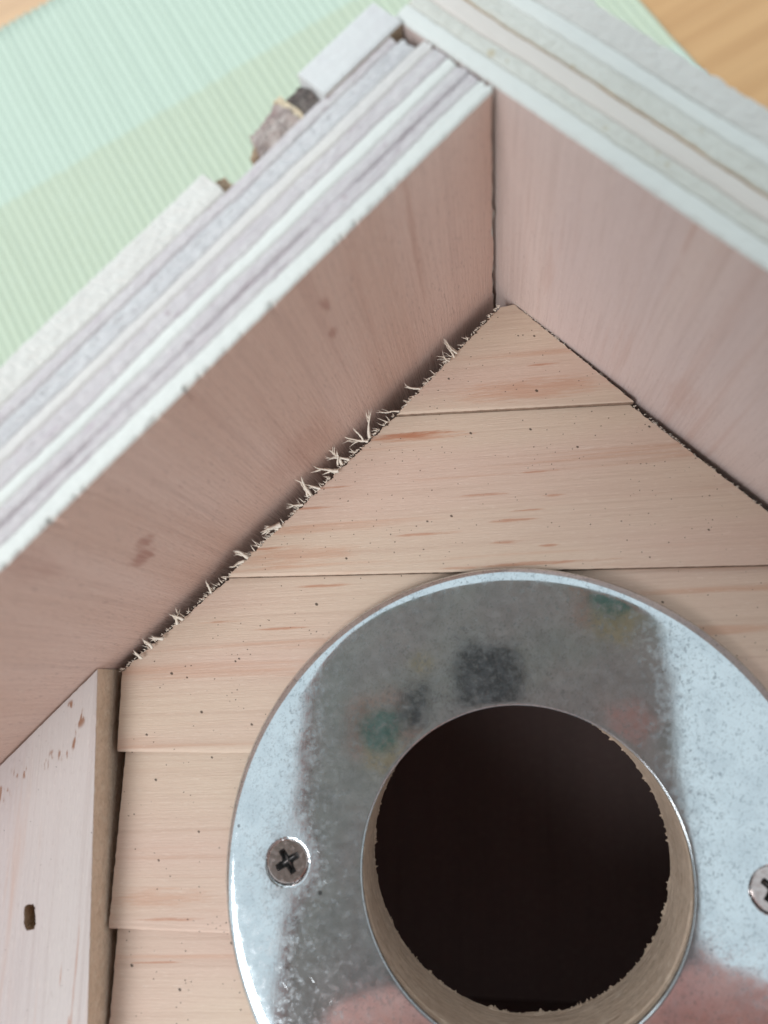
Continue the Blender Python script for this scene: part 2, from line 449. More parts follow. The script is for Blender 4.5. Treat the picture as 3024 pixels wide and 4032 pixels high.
def ply(name, u0, u1, n0, n1, mats, parent, Mx, zf=0.0, jit=0.10, jn0=0.03, jn1=0.03, endj=0.25, seed=0, zb=ZB, step=0.3, flip=False, chip=0.0, zrows=(), sid=0):
    """one layer of the plywood: cross-section swept along u, torn front edge. mats = [edge, face]"""
    N = max(8, int((u1 - u0) / step))
    vs, fs, fm = [], [], []
    nf = max(2, int((n1 - n0) / 0.35))
    for i in range(N + 1):
        u = u0 + (u1 - u0) * i / N
        a0 = n0 + (bnd(u, n0, sid) if n0 > .1 and sid else jn0 * nz(u * 1.7, seed) + jn0 * .8 * nz(u * 5.1, seed + 4))
        a1 = n1 + (bnd(u, n1, sid) if sid else jn1 * nz(u * .9, seed + 2) + jn1 * .8 * nz(u * 3.7, seed + 6))
        ch = 0.0
        if chip > 0:
            c = nz(u * .55, seed + 9) + .7 * nz(u * 2.2, seed + 5) + .5 * nz(u * 5.5, seed + 1)
            ch = chip * max(0.0, c - .1)
        ring = [(n0, zb)] + [(n0, z_) for z_ in zrows] + [(n0, zf - 2.2), (n0 + ch * .25, zf - 1.0 - ch * .4), (a0 + ch * .35, zf - 0.22 - ch), (a0 + 0.14 + ch * .6, zf - 0.05 - ch * .3)]
        for q in range(1, nf):
            t = q / nf
            ring.append((a0 + (a1 - a0) * t, zf + jit * (nz(u * 1.1, t * 3 * (n1 - n0), seed) + .7 * nz(u * 4.0, t * 5 * (n1 - n0), seed + 3))))
        ring += [(a1 - 0.10, zf - 0.03), (a1, zf - 0.15), (n1, zf - 1.2), (n1, zb)]
        K = len(ring)
        for (nn, z) in ring:
            uu = u
            if i == 0 and endj: uu += endj * (nz(nn * 1.5, z * .35, seed + 13) + .5 * nz(nn * 1.5, z * 1.1, seed + 15))
            vs.append((uu, nn, z))
    for i in range(N):
        for q in range(K - 1):
            a = i * K + q
            fs.append((a, a + 1, a + 1 + K, a + K)); fm.append(1 if q < 3 + len(zrows) else 0)
        fs.append((i * K + K - 1, i * K, (i + 1) * K, (i + 1) * K + K - 1)); fm.append(1)
    fs.append(tuple(range(K))[::-1]); fm.append(0)
    fs.append(tuple(N * K + q for q in range(K))); fm.append(0)
    o = mesh_obj(name, vs, fs, mats, parent, Mx, fmat=fm)
    recalc(o)
    return o


LU = 128.0
left = ply("roof_panel", 0.55, LU, 0.0, 1.5, [M['e_white'], M['roof_l']], house, ML, jit=.05, jn0=.07, seed=1, chip=.7, endj=.75, sid=50, zrows=[-40 + 1.0 * i_ for i_ in range(37)])
left['label'] = "left roof panel of layered plywood"
lay = [(1.5, 2.55, 'e_lilac', -.04, .10), (2.55, 2.72, 'e_glue', -.07, .08), (2.72, 3.85, 'e_lilac', -.03, .08), (3.85, 4.95, 'e_white', 0, .04), (4.95, 6.5, 'e_lilac', -.03, .10),
       (6.5, 7.6, 'e_cream', 0.0, .06), (7.6, 9.25, 'e_grey', -.06, .16), (9.25, 10.35, 'e_lilac', -.02, .07)]
for i, (a, b, m, zf, j) in enumerate(lay):
    u0 = 0.45 + (0.9 if i >= 6 else 0) + (.5 if i == 7 else 0)
    ply("ply_layer" if m != 'e_glue' else "glue_line", u0, LU, a + .004, b, [M[m], M[m]], left, ML, zf=zf, jit=j, seed=20 + i * 7, endj=.5, sid=50)
right = ply("roof_panel", -11.2, LU, 0.0, 1.58, [M['e_white'], M['roof_r']], house, MR, jit=.04, jn0=.05, seed=101, chip=.3, sid=80)
right['label'] = "right roof panel of layered plywood"
layr = [(1.58, 2.95, 'e_green', -.03, .11), (2.95, 4.58, 'e_pink', 0, .03), (4.58, 4.72, 'e_orange', -.04, .05), (4.72, 6.4, 'e_green', -.02, .11), (6.4, 7.8, 'e_white', .02, .04)]
for i, (a, b, m, zf, j) in enumerate(layr):
    ply("ply_layer" if m != 'e_orange' else "glue_line", -11.2, LU, a + .004, b, [M[m], M[m]], right, MR, zf=zf, jit=j, seed=140 + i * 7, endj=.3, sid=80)

# roof slats on the outside
s = ply("roof_slat", 20.55, LU, 10.42, 13.2, [M['slat'], M['slat_tan']], house, ML, zf=-.1, jit=.14, jn1=.15, seed=201, endj=.5)
s['label'] = "long pale slat on the left roof"
s = ply("roof_slat", 0.5, 9.25, 10.12, 13.45, [M['slat_white'], M['slat_tan']], house, ML, zf=.35, jit=.05, jn1=.05, seed=211, endj=.2)
s['label'] = "short white slat at the ridge"
s = ply("roof_slat", -11.0, LU, 7.84, 10.45, [M['slat'], M['slat']], house, MR, zf=-.15, jit=.10, jn1=.22, seed=221, endj=.3)
s['label'] = "beige slat on the right roof"


def lump(name, u0, u1, n0f, n1f, m, parent, Mx, zf, zb, jit, seed, step=.12, zfu=None):
    N = int((u1 - u0) / step); K = 14
    vs, fs = [], []
    for i in range(N + 1):
        u = u0 + (u1 - u0) * i / N; t = i / N
        a, b = n0f(u, t), n1f(u, t)
        z = zf if zfu is None else zfu(u, t)
        for q in range(K):
            s_ = q / (K - 1)
            nn = a + (b - a) * s_ + .12 * nz(u * 2.2, q * .7, seed)
            zz = z + jit * (nz(u * .9, nn * .9, seed) + .7 * nz(u * 2.6, nn * 2.6, seed + 2)) - .5 * (2 * abs(s_ - .5)) ** 6
            vs.append((u + .18 * nz(nn * 1.6, u * .3, seed + 8), nn, zz))
        vs.append((u, b, zb)); vs.append((u, a, zb))
    R = K + 2
    for i in range(N):
        for q in range(R):
            a = i * R + q; b = i * R + (q + 1) % R
            fs.append((a, b, b + R, a + R))
    fs.append(tuple(range(R))[::-1]); fs.append(tuple(N * R + q for q in range(R)))
    o = mesh_obj(name, vs, fs, m, parent, Mx)
    recalc(o)
    return o


sl0 = [o for o in house.children if o.name.startswith('roof_slat')][0]
lump("torn_end", 19.3, 20.9, lambda u, t: 10.45, lambda u, t: 12.6 + .5 * t + .15 * nz(u * 3, 2), M['slat_tan'], sl0, ML, -1.1, -30, .2, 31)
bk = lump("bark_piece", 9.35, 11.3, lambda u, t: 10.38, lambda u, t: 13.5 - .1 * t + .25 * nz(u * 1.6, 2), M['bark'], house, ML, -.6, -8, .38, 5)
bk['label'] = "dark weathered chip wedged between the slats"
lump("split_rim", 11.3, 11.85, lambda u, t: 10.42, lambda u, t: 13.95 + .15 * nz(u * 5, 1), M['bark_rim'], bk, ML, -.25, -8, .22, 6, step=.07)
def pw(t, pts):
    for (a, x), (b, y) in zip(pts, pts[1:]):
        if t <= b: return x + (y - x) * (t - a) / (b - a)
    return pts[-1][1]


lump("broken_tip", 15.2, 16.75, lambda u, t: 11.2, lambda u, t: 12.75 - .9 * t + .2 * nz(u * 4, 4), M['slat_tan'], bk, ML, -1.0, -7, .3, 19)
lump("broken_end", 11.85, 16.2, lambda u, t: 10.42, lambda u, t: pw(t, [(0, 13.3), (.1, 13.75), (.4, 13.3), (.62, 13.35), (.80, 13.55), (.87, 12.7), (1, 11.5)]) + .15 * nz(u * 2.5, 7), M['bark_lite'], bk, ML, -.35, -8, .28, 9,
     zfu=lambda u, t: -.3 - .8 * t * t)

# ---- clapboards of the front
nL = Vector((-math.sin(ANG_L), math.cos(ANG_L))); uL = Vector((-math.cos(ANG_L), -math.sin(ANG_L)))
nR = Vector((-math.sin(ANG_R), math.cos(ANG_R))); uR = Vector((math.cos(ANG_R), math.sin(ANG_R)))
AP2 = Vector((AP.x, AP.y))
RH = 16.35


def LP(u, n): p = AP2 + uL * u + nL * n; return (p.x, p.y)


def RP(u, n): p = AP2 + uR * u + nR * n; return (p.x, p.y)


def xL(y, n):   # x of the left slanted edge at height y
    u = (y - AP2.y - nL.y * n) / uL.y
    return (AP2 + uL * u + nL * n).x


def xR(y, n):
    u = (y - AP2.y - nR.y * n) / uR.y
    return (AP2 + uR * u + nR * n).x


def subdiv(p, q, step, amp, seed, sharp=False):
    p = Vector(p); q = Vector(q)
    L = (q - p).length; N = max(1, int(L / step))
    d = (q - p).normalized(); nn = Vector((-d.y, d.x))
    out = []
    for i in range(N):
        t = i / N
        a = 0
        if i > 0:
            a = amp * (nz(L * t * 1.3, seed) * 1.0 + nz(L * t * 4.3, seed + 2) * .8)
        pt = p + (q - p) * t + nn * a
        if sharp and i > 0:
            cl = max(.25, .6 + 1.1 * nz(L * t * .5, seed + 7))
            pt.x += (random.random() ** 1.7 * -.82 * cl + .14) if i % 2 else .14 * random.random()
            pt.y += random.uniform(-.03, .03)
        out.append(pt)
    return out


def arc(a0, a1, r):
    N = max(4, int(abs(a1 - a0) / math.radians(3)))
    return [Vector((r * math.cos(a0 + (a1 - a0) * i / N), r * math.sin(a0 + (a1 - a0) * i / N))) for i in range(N)]


ZLOW, ZTOP = -0.95, -1.75


def board(polys, ylo, yhi, ztop=ZTOP):
    vs, fs, fm = [], [], []
    for poly in polys:
        # clean duplicates
        P2 = []
        for p in poly:
            if not P2 or (p - P2[-1]).length > .02: P2.append(p)
        tris = geometry.tessellate_polygon([[Vector((p.x, p.y, 0)) for p in P2]])
        b = len(vs); n = len(P2)
        for p in P2:
            t = (p.y - ylo) / (yhi - ylo)
            z = ZLOW + (ztop - ZLOW) * max(0, min(1, t))
            # small rounded lip along the lower edge
            dl = p.y - ylo
            if dl < .3: z -= .16 * (1 - dl / .3)
            vs.append((p.x, p.y, z))
        for p in P2: vs.append((p.x, p.y, -9.9))
        for t in tris: fs.append(tuple(b + i for i in t)); fm.append(0)
        for i in range(n):
            j = (i + 1) % n
            fs.append((b + i, b + j, b + n + j, b + n + i)); fm.append(1)
        for t in tris: fs.append(tuple(b + n + i for i in reversed(t))); fm.append(1)
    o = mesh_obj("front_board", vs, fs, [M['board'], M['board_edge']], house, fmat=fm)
    recalc(o)
    return o


def lower_edge(x0, x1, ylo, seed):
    """two rows so that the lip has a rounded edge: returns points left -> right"""
    return subdiv((x0, ylo), (x1, ylo), .6, .035, seed)


Y = [48.4, 29.9, 10.8, -6.8, -24.5]
NLe = -1.95; NRe = -0.52
FUZZ_L = []; FUZZ_R = []


def V(p): return Vector(p)


# B1 : apex board
apl = V((-0.2, 61.2)); apr = V((1.5, 61.5))
b1l = V((xL(Y[0] + .0, -3.0), 48.25)); b1r = V((xR(48.5, NRe + .1), 48.5))
poly = subdiv(b1l, b1r, .6, .05, 1) + subdiv(b1r, apr, .22, .12, 2) + subdiv(apr, apl, .3, .1, 3) + subdiv(apl, b1l, .16, .22, 4, True)
board([poly], 48.3, 62.5)
FUZZ_L.append((apl, b1l)); FUZZ_R.append((apr, b1r))
# B2
p0 = V((xL(29.9, -2.55), 29.75)); p1 = V((34.6, 30.1)); p1 = V((xR(30.1, NRe - .2), 30.1))
p2 = V((xR(48.45, NRe - .15), 48.45)); p3 = V((xL(48.25, -2.9), 48.2))
poly = subdiv(p0, p1, .6, .04, 11) + subdiv(p1, p2, .2, .12, 12) + subdiv(p2, p3, .8, .02, 13) + subdiv(p3, p0, .16, .22, 14, True)
board([poly], 29.8, 48.4)
FUZZ_L.append((p3, p0)); FUZZ_R.append((p2, p1))
# B3 : above the hole
def xs(y): return -43.62 + (19.0 - y) * .03   # slanted left edge beside the trim
yk = 19.4
q0 = V((xs(10.8) + .12, 10.8)); qk = V((xs(yk) + .1, yk)); q3 = V((xL(29.75, -2.6), 29.7))
xr0 = xR(10.8, -.85); xr1 = xR(30.1, -.8)
a0 = math.asin(10.8 / RH)
left_cut = subdiv(q3, qk, .16, .2, 24, True) + subdiv(qk, q0, .35, .07, 25)
poly = subdiv(q0, (-RH * math.cos(a0), 10.8), .6, .03, 21) + arc(math.pi - a0, a0, RH) + subdiv((RH * math.cos(a0), 10.8), (xr0, 10.9), .6, .03, 22) + subdiv((xr0, 10.9), (xr1, 30.05), .3, .1, 23) + subdiv((xr1, 30.05), q3, .8, .02, 26) + left_cut
board([poly], 10.8, 30.0)
FUZZ_L.append((q3, qk))
# B4 : beside the hole, two pieces of one board
ya, yb = -6.8, 10.75
aa = math.asin(ya / RH); ab = math.asin(yb / RH)
L0 = V((-42.75, ya)); L1 = V((-42.62, yb))
pl = subdiv(L0, (-RH * math.cos(aa), ya), .6, .03, 31) + arc(math.pi - aa, math.pi - ab, RH) + subdiv((-RH * math.cos(ab), yb), L1, .8, .02, 32) + subdiv(L1, L0, .35, .08, 33)
pr = subdiv((RH * math.cos(aa), ya), (50, ya), .6, .03, 34) + subdiv((50, ya), (50, yb), 1, 0, 35) + subdiv((50, yb), (RH * math.cos(ab), yb), .8, .02, 36) + arc(ab, aa, RH)
board([pl], ya, yb)
board([pr], ya, yb)
# B5 : below
yc = -26.0
L0 = V((-42.15, yc)); L1 = V((-42.1, -6.85))
poly = subdiv(L0, (50, yc), .6, .03, 41) + subdiv((50, yc), (50, -6.85), 1, 0, 42) + subdiv((50, -6.85), (RH * math.cos(aa), -6.85), .8, 0, 43) + arc(aa, -math.pi - aa, RH) + subdiv((-RH * math.cos(aa), -6.85), L1, .8, .02, 44) + subdiv(L1, L0, .35, .08, 45)
board([poly], yc, -6.85)

# ---- bored tunnel behind the ring
vs, fs = [], []
NA = 900
zl = [-.6, -.9, -1.3, -1.55, -1.7, -2.0, -2.4, -2.8, -3.3, -3.8, -4.4, -5, -5.6, -6.2, -6.8, -7.4, -8, -8.6, -9.2, -9.6]
rl = [16.2, 16.2, 16.2, 16.18, 16.08, 16.08, 16.08, 16.09, 16.09, 16.1, 16.1, 16.11, 16.12, 16.12, 16.13, 16.13, 16.14, 16.14, 16.14, 16.14]
for i in range(NA):
    a = 2 * math.pi * i / NA
    for z, r in zip(zl, rl):
        rr = r + (.05 * nz(math.cos(a) * 9, math.sin(a) * 9, z * .9) + .04 * nz(math.cos(a) * 3, math.sin(a) * 3, z * 4) + .03 * nz(math.cos(a) * 30, math.sin(a) * 30, z * 5)) * (1 if z < -1.4 else .3)
        vs.append((rr * math.cos(a), rr * math.sin(a), z))
    c_, s_ = math.cos(a) * 16, math.sin(a) * 16
    rag = .14 * nz(c_ * .5, s_ * .5) + .26 * nz(c_ * 2.1, s_ * 2.1, 4) + .30 * nz(c_ * 6, s_ * 6, 8) + .16 * nz(c_ * 14, s_ * 14, 3)
    big = max(0, nz(c_ * .35, s_ * .35, 20) - .30) * 1.2
    vs.append(((16.1 - 1.2 * max(0, rag - .04) - big * .5) * math.cos(a), (16.1 - 1.2 * max(0, rag - .04) - big * .5) * math.sin(a), -10.0 - rag * .9 - big * .8))
    vs.append((17.2 * math.cos(a), 17.2 * math.sin(a), -9.95))
K = len(zl) + 2
for i in range(NA):
    j = (i + 1) % NA
    for q in range(K - 1):
        fs.append((i * K + q, j * K + q, j * K + q + 1, i * K + q + 1))
o = mesh_obj("hole_lining", vs, fs, M['tunnel'], house, smooth=False)

# ---- walls, back and floor of the box
def prism(name, poly, z0, z1, m):
    n = len(poly)
    vs = [(x, y, z0) for x, y in poly] + [(x, y, z1) for x, y in poly]
    fs = [tuple(range(n))[::-1], tuple(range(n, 2 * n))] + [(i, (i + 1) % n, n + (i + 1) % n, n + i) for i in range(n)]
    o = mesh_obj(name, vs, fs, m, house); recalc(o)
    return o


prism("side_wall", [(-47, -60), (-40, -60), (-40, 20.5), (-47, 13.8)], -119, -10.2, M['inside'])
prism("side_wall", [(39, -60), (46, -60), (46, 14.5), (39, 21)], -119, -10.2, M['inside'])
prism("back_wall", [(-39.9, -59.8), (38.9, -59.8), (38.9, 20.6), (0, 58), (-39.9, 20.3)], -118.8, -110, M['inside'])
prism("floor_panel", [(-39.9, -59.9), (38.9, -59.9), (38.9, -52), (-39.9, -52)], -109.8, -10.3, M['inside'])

# ---- left corner trim
ZT = 2.2
def tx(y): return -44.62 + (19.7 - y) * .0563
pts = []
ytop = 19.75
inner = [V((tx(y) + .05 * nz(y * 1.3, 5) + .03 * nz(y * 5, 2), y)) for y in [-26 + .4 * i for i in range(int((ytop + 26) / .4) + 1)]]
top = V((tx(ytop), ytop))
# mitred top edge follows the roof's underside
mit = [LP(u, -.78 + .07 * nz(u * 2.1, 4)) for u in [61.6 + .5 * i for i in range(60)]]
mit = [V(p) for p in mit if p[0] < top.x - .05 and p[0] > -66]
outer = [V((-66, mit[-1].y)), V((-66, -26))]
poly = inner + mit + outer
SLOT = [V((-48.95, -4.55)) + V((.62 * math.cos(t), 1.15 * math.sin(t) if abs(math.sin(t)) < 1.1 else 0)) for t in [2 * math.pi * i / 26 for i in range(26)]]
rs = []
for i in range(28):
    t = 2 * math.pi * i / 28
    c_, s_ = math.cos(t), math.sin(t)
    p = V((math.copysign(abs(c_) ** .5, c_) * .62, math.copysign(abs(s_) ** .6, s_) * 1.22))
    p = p + V((nz(i * 1.7, 3), nz(i * 2.3, 8))) * .16
    p = Matrix.Rotation(math.radians(9), 2) @ p
    rs.append(V((-49.75, -5.05)) + p)
SLOT = rs
tris = geometry.tessellate_polygon([[Vector((p.x, p.y, 0)) for p in poly], [Vector((p.x, p.y, 0)) for p in reversed(SLOT)]])
allp = poly + list(reversed(SLOT))
vs = [(p.x, p.y, ZT) for p in allp]
fs = [tuple(t) for t in tris]; fm = [0] * len(fs)
n = len(poly); ns = len(SLOT)
def wall(idx, zbot, taper=0.0, mi=1):
    b = len(vs)
    c = sum((allp[i] for i in idx), V((0, 0))) / len(idx)
    for i in idx:
        p = allp[i]
        if taper: p = c + (p - c) * taper
        vs.append((p.x, p.y, zbot))
    m = len(idx)
    for q in range(m):
        fs.append((idx[q], idx[(q + 1) % m], b + (q + 1) % m, b + q)); fm.append(mi)
    return b
wall(list(range(n)), -12.0)
b = wall(list(range(n, n + ns)), ZT - 2.2, .9, 2)
fs.append(tuple(range(b, b + ns))); fm.append(2)
trim = mesh_obj("corner_trim", vs, fs, [M['trim'], M['trim_side'], M['slat_tan']], house, fmat=fm)
recalc(trim)
bm = bmesh.new(); bm.from_mesh(trim.data)
es = [e for e in bm.edges if len(e.link_faces) == 2 and all(abs(v.co.z - ZT * MM) < 1e-6 for v in e.verts) and e.calc_face_angle() > .8]
bmesh.ops.bevel(bm, geom=es, offset=.00012, segments=2, affect='EDGES', clamp_overlap=True)
bm.to_mesh(trim.data); bm.free()

# ---- steel ring
SCR = [(-23.67, 0.43), (23.1, -0.8)]
prof = [(16.03, -.75), (16.0, -.25), (16.02, -.10), (16.07, -.03), (16.16, -.004), (16.3, 0)]
rr = 16.7
while rr < 28.7:
    prof.append((rr, 0.0)); rr += .12 if 20.8 < rr < 26.6 else .25
prof += [(28.8, -.006), (29.3, -.02), (29.6, -.07), (29.84, -.14), (30.04, -.25), (30.19, -.40), (30.28, -.60), (30.3, -.85), (30.29, -1.0), (29.5, -1.05), (16.5, -.9)]
NA = 840
vs, fs = [], []
K = len(prof)
for i in range(NA):
    a = 2 * math.pi * i / NA
    for (r, z) in prof:
        x, y = r * math.cos(a), r * math.sin(a)
        zz = z
        if z > -.2 and r < 29.25:
            zz += .022 * nz(x * .09, y * .09, 3) + .006 * nz(x * .35, y * .35, 9)
            for (sx, sy) in SCR:
                d = math.hypot(x - sx, y - sy)
                if d < 6.0:
                    t = 1 - d / 6.0
                    zz -= .10 * t * t * (3 - 2 * t)
                if d < 2.14:
                    t = min(1, (2.14 - d) / .08)
                    zz -= .85 * t
        vs.append((x, y, zz))
for i in range(NA):
    j = (i + 1) % NA
    for q in range(K):
        fs.append((i * K + q, j * K + q, j * K + (q + 1) % K, i * K + (q + 1) % K))
ring = mesh_obj("entrance_ring", vs, fs, M['steel'], house, Matrix.Translation((0, -.00012, 0)), smooth=True)
recalc(ring)
ring['label'] = "scratched steel ring round the entrance hole"


def screw(cx, cy, rot, tx_, ty_):
    R0 = 2.0
    cross = []
    arm, wd = 1.28, .36
    for q in range(4):
        a = q * math.pi / 2
        ca, sa = math.cos(a), math.sin(a)
        for (px, py) in ((wd * 1.12, -wd * 1.12), (arm * .55, -wd * .98), (arm, -wd * .85), (arm * 1.03, 0), (arm, wd * .85), (arm * .55, wd * .98)):
            px += random.uniform(-.035, .035); py += random.uniform(-.035, .035)
            cross.append(V((px * ca - py * sa, px * sa + py * ca)))
    cr = []
    for i in range(len(cross)):
        a_, b_ = cross[i], cross[(i + 1) % len(cross)]
        for t in (0, .34, .67): cr.append(a_.lerp(b_, t))
    nk = len(cr)
    vs, fs, fm = [], [], []

    def circle(r, z):
        b = len(vs)
        for p in cr:
            q = p.normalized() * r
            vs.append((q.x, q.y, z))
        return b

    def strip(b0, b1, mi):
        for i in range(nk):
            fs.append((b0 + i, b0 + (i + 1) % nk, b1 + (i + 1) % nk, b1 + i)); fm.append(mi)
    lv = [circle(1.0, -1.6), circle(2.08, -.12), circle(2.05, -.04), circle(1.98, 0.0)]
    for a_, b_ in zip(lv, lv[1:]): strip(a_, b_, 0)
    c0 = len(vs)
    for p in cr: vs.append((p.x, p.y, 0.0))
    strip(lv[-1], c0, 0)
    c1 = len(vs)
    for p in cr: vs.append((p.x * .96, p.y * .96, -.12))
    strip(c0, c1, 0)
    c2 = len(vs)
    for p in cr: vs.append((p.x * .70, p.y * .74, -.8))
    strip(c1, c2, 1)
    cc = len(vs); vs.append((0.03, .04, -.30))
    for i in range(nk): fs.append((c2 + i, c2 + (i + 1) % nk, cc)); fm.append(1 if i % 9 else 0)
    mx = Matrix.Translation(Vector((cx, cy, .0)) * MM) @ Matrix.Rotation(tx_, 4, 'X') @ Matrix.Rotation(ty_, 4, 'Y') @ Matrix.Rotation(rot, 4, 'Z')
    o = mesh_obj("screw", vs, fs, [M['screw'], M['recess']], ring, mx, fmat=fm)
    recalc(o)
    return o


screw(SCR[0][0], SCR[0][1], math.radians(33), math.radians(-3), math.radians(4))
screw(SCR[1][0], SCR[1][1], math.radians(50), math.radians(1), math.radians(1))

# ---- torn fibres along the cut edges
def ribbon(p, d, up, L, wdt, curl, seed, vs, fs, segs=6, bend=.4):
    """tapered curved sliver"""
    d = d.normalized(); up = up.normalized()
    side = d.cross(up).normalized()
    b = len(vs)
    pos = p.copy(); dr = d.copy()
    for i in range(segs + 1):
        t = i / segs
        w_ = wdt * (1 - t ** 1.6) * (0.75 + .4 * nz(i * .9, seed)) + .012
        for (aa, hh) in ((-1, 0), (0, .5), (1, 0), (0, -.5)):
            vs.append(tuple(pos + side * w_ * aa + up * w_ * hh * .7))
        dr = (dr + (up * math.sin(curl) + side * bend * nz(seed * 1.37, i * .45 + seed)) * (1.0 / segs)).normalized()
        pos = pos + dr * (L / segs)
    for i in range(segs):
        for q in range(4):
            fs.append((b + i * 4 + q, b + i * 4 + (q + 1) % 4, b + (i + 1) * 4 + (q + 1) % 4, b + (i + 1) * 4 + q))
    fs.append((b + segs * 4, b + segs * 4 + 1, b + segs * 4 + 2, b + segs * 4 + 3))


vs, fs = [], []
Zup = Vector((0, 0, 1))
for (p, q) in FUZZ_L:
    L = (q - p).length
    out = Vector(((q - p).y, -(q - p).x)).normalized()
    if out.x > 0: out = -out
    for i in range(int(L * 7)):
        t = random.random()
        clump = max(.15, nz(t * L * .45, p.x) + .45)
        pos = p + (q - p) * t - out * random.uniform(.0, .12)
        yy = pos.y
        z = -.92 - .3 * random.random()
        a = random.gauss(0, .55)
        d2 = Vector((-1, 0)).lerp(out, random.random() * .7)
        d2.rotate(Matrix.Rotation(a * .6, 2))
        d = Vector((d2.x, d2.y, random.uniform(-.25, .45)))
        ribbon(Vector((pos.x, pos.y, z)), d, Zup, (.22 + 1.0 * random.random() ** 2.5) * (clump + .3), random.uniform(.035, .10), random.uniform(-.9, 1.2), i + p.y, vs, fs, 4, 2.0)
for (p, q) in FUZZ_R:
    L = (q - p).length
    for i in range(int(L * 6)):
        t = random.random()
        pos = p + (q - p) * t
        d = Vector((random.uniform(.2, 1), random.uniform(-.4, .5), random.uniform(-.3, .5)))
        ribbon(Vector((pos.x - .04, pos.y - .03, -1.15 - .4 * random.random())), d, Zup, .10 + .32 * random.random() ** 2, random.uniform(.02, .05), random.uniform(-1, 1), i, vs, fs, 3)
fz = mesh_obj("splinter_fuzz", vs, fs, M['fibre'], house, smooth=True)
fz['kind'] = 'stuff'

# the larger slivers one can pick out, root given in mm on the panel plane
big = [  # (u, n) root on left cut, angle deg, length, width, curl, lift
    (9.0, -2.0, 150, 2.2, .16, .9, .6), (9.6, -2.1, 120, 2.6, .15, -.5, .8), (10.3, -2.0, 165, 1.8, .13, .4, .4), (15.0, -1.9, 160, 2.1, .17, .6, .3), (18.6, -2.0, 185, 2.6, .15, .3, .2),
    (23.2, -1.8, 112, 3.3, .24, .5, .9), (24.0, -1.6, 118, 1.8, .17, .2, .9), (23.6, -1.9, 186, 3.3, .20, -.3, .25), (26.6, -1.9, 172, 2.6, .18, .2, .3), (27.6, -1.7, 108, 3.0, .24, -.6, .9), (28.0, -1.4, 95, 1.6, .15, .4, .9),
    (28.4, -1.9, 188, 2.9, .30, .3, .35), (31.3, -1.9, 176, 2.0, .20, .3, .3), (32.6, -1.7, 128, 2.6, .24, .9, .8), (33.0, -1.5, 105, 2.3, .18, -.4, .9), (34.0, -1.8, 200, 1.9, .20, .5, .4),
    (37.4, -1.6, 205, 2.4, .42, .4, .5), (37.9, -1.8, 170, 1.6, .22, .6, .4), (42.6, -1.7, 150, 2.0, .26, 1.4, .8), (43.2, -1.6, 190, 1.7, .22, -1.2, .5), (48.3, -1.6, 110, 1.5, .16, .5, .8),
    (52.6, -1.5, 135, 1.8, .24, 1.3, .7), (53.4, -1.4, 110, 1.9, .24, -1.1, .8), (55.6, -1.4, 160, 1.4, .26, 1.5, .5), (57.2, -1.3, 140, 1.5, .24, 1.3, .6), (58.8, -1.3, 130, 1.2, .22, 1.5, .5),
]
for i, (u, n_, ang, L, wd, curl, lift) in enumerate(big):
    x, y = LP(u, n_ - .85)
    a = math.radians(ang)
    v_, f_ = [], []
    ribbon(Vector((x + .25, y - .1, -.95)), Vector((math.cos(a), math.sin(a), lift * .55)), Zup, L * 1.08, wd * 1.1, curl * 1.3, i * 3.1, v_, f_, 9, 4.5)
    # frayed tip
    tip = Vector(v_[4 * 6])
    for k_ in range(3):
        tip = Vector(v_[4 * random.randint(3, 6)])
        da = a + random.uniform(-.22, .22)
        ribbon(tip, Vector((math.cos(da), math.sin(da), random.uniform(-.1, .5))), Zup, L * random.uniform(.25, .55), wd * .4, random.uniform(-1, 1), i + k_ * 5., v_, f_, 4, 2.5)
    mesh_obj("splinter", v_, f_, M['fibre'], house, smooth=True)

# ------------------------------------------------------------------ phone and hand, mirrored in the ring
phone = thing("phone", "phone in flowered grey case held above, seen only mirrored in the steel ring", "phone")
PM = CAM_M.copy()
place(phone, None, PM @ Matrix.Translation((0, -.05, .006)))


def rbox(name, x0, x1, y0, y1, z0, z1, rad, bev, m, parent):
    pts = []
    for (cx, cy, a0) in ((x1 - rad, y1 - rad, 0), (x0 + rad, y1 - rad, 90), (x0 + rad, y0 + rad, 180), (x1 - rad, y0 + rad, 270)):
        for i in range(9):
            a = math.radians(a0 + 90 * i / 8)
            pts.append((cx + rad * math.cos(a), cy + rad * math.sin(a)))
    n = len(pts); cx, cy = (x0 + x1) / 2, (y0 + y1) / 2
    vs, fs = [], []
    lev = [(z0, bev), (z0 + bev * .3, bev * .3), (z0 + bev, 0), (z1 - bev, 0), (z1 - bev * .3, bev * .3), (z1, bev)]
    for (z, ins) in lev:
        for (x, y) in pts:
            sx = 1 - ins / ((x1 - x0) / 2); sy = 1 - ins / ((y1 - y0) / 2)
            vs.append((cx + (x - cx) * sx, cy + (y - cy) * sy, z))
    for l in range(len(lev) - 1):
        for i in range(n):
            fs.append((l * n + i, l * n + (i + 1) % n, (l + 1) * n + (i + 1) % n, (l + 1) * n + i))
    fs.append(tuple(range(n))[::-1]); fs.append(tuple(range((len(lev) - 1) * n, len(lev) * n)))
    return mesh_obj(name, vs, fs, m, parent, PM)


rbox("phone_body", -38, 38, -127, 30, 3.0, 12.0, 9, 2.0, M['case'], phone)
cmx = 1.5
o = rbox("camera_module", cmx - 6.5, cmx + 6.5, -6.5, 7.5, 1.6, 3.2, 3, .4, M['lens'], phone)
rbox("flash_module", -17, -11, -10, -1, 2.3, 3.2, 1.5, .2, M['lens'], phone)
rbox("case_rim", -39.2, -37.6, -120, 24, 2.6, 9, .7, .2, M['petal_pink'], phone)
rbox("screen", -33, 35.5, -123, 26, 11.7, 12.3, 7, .2, M['screen'], phone)


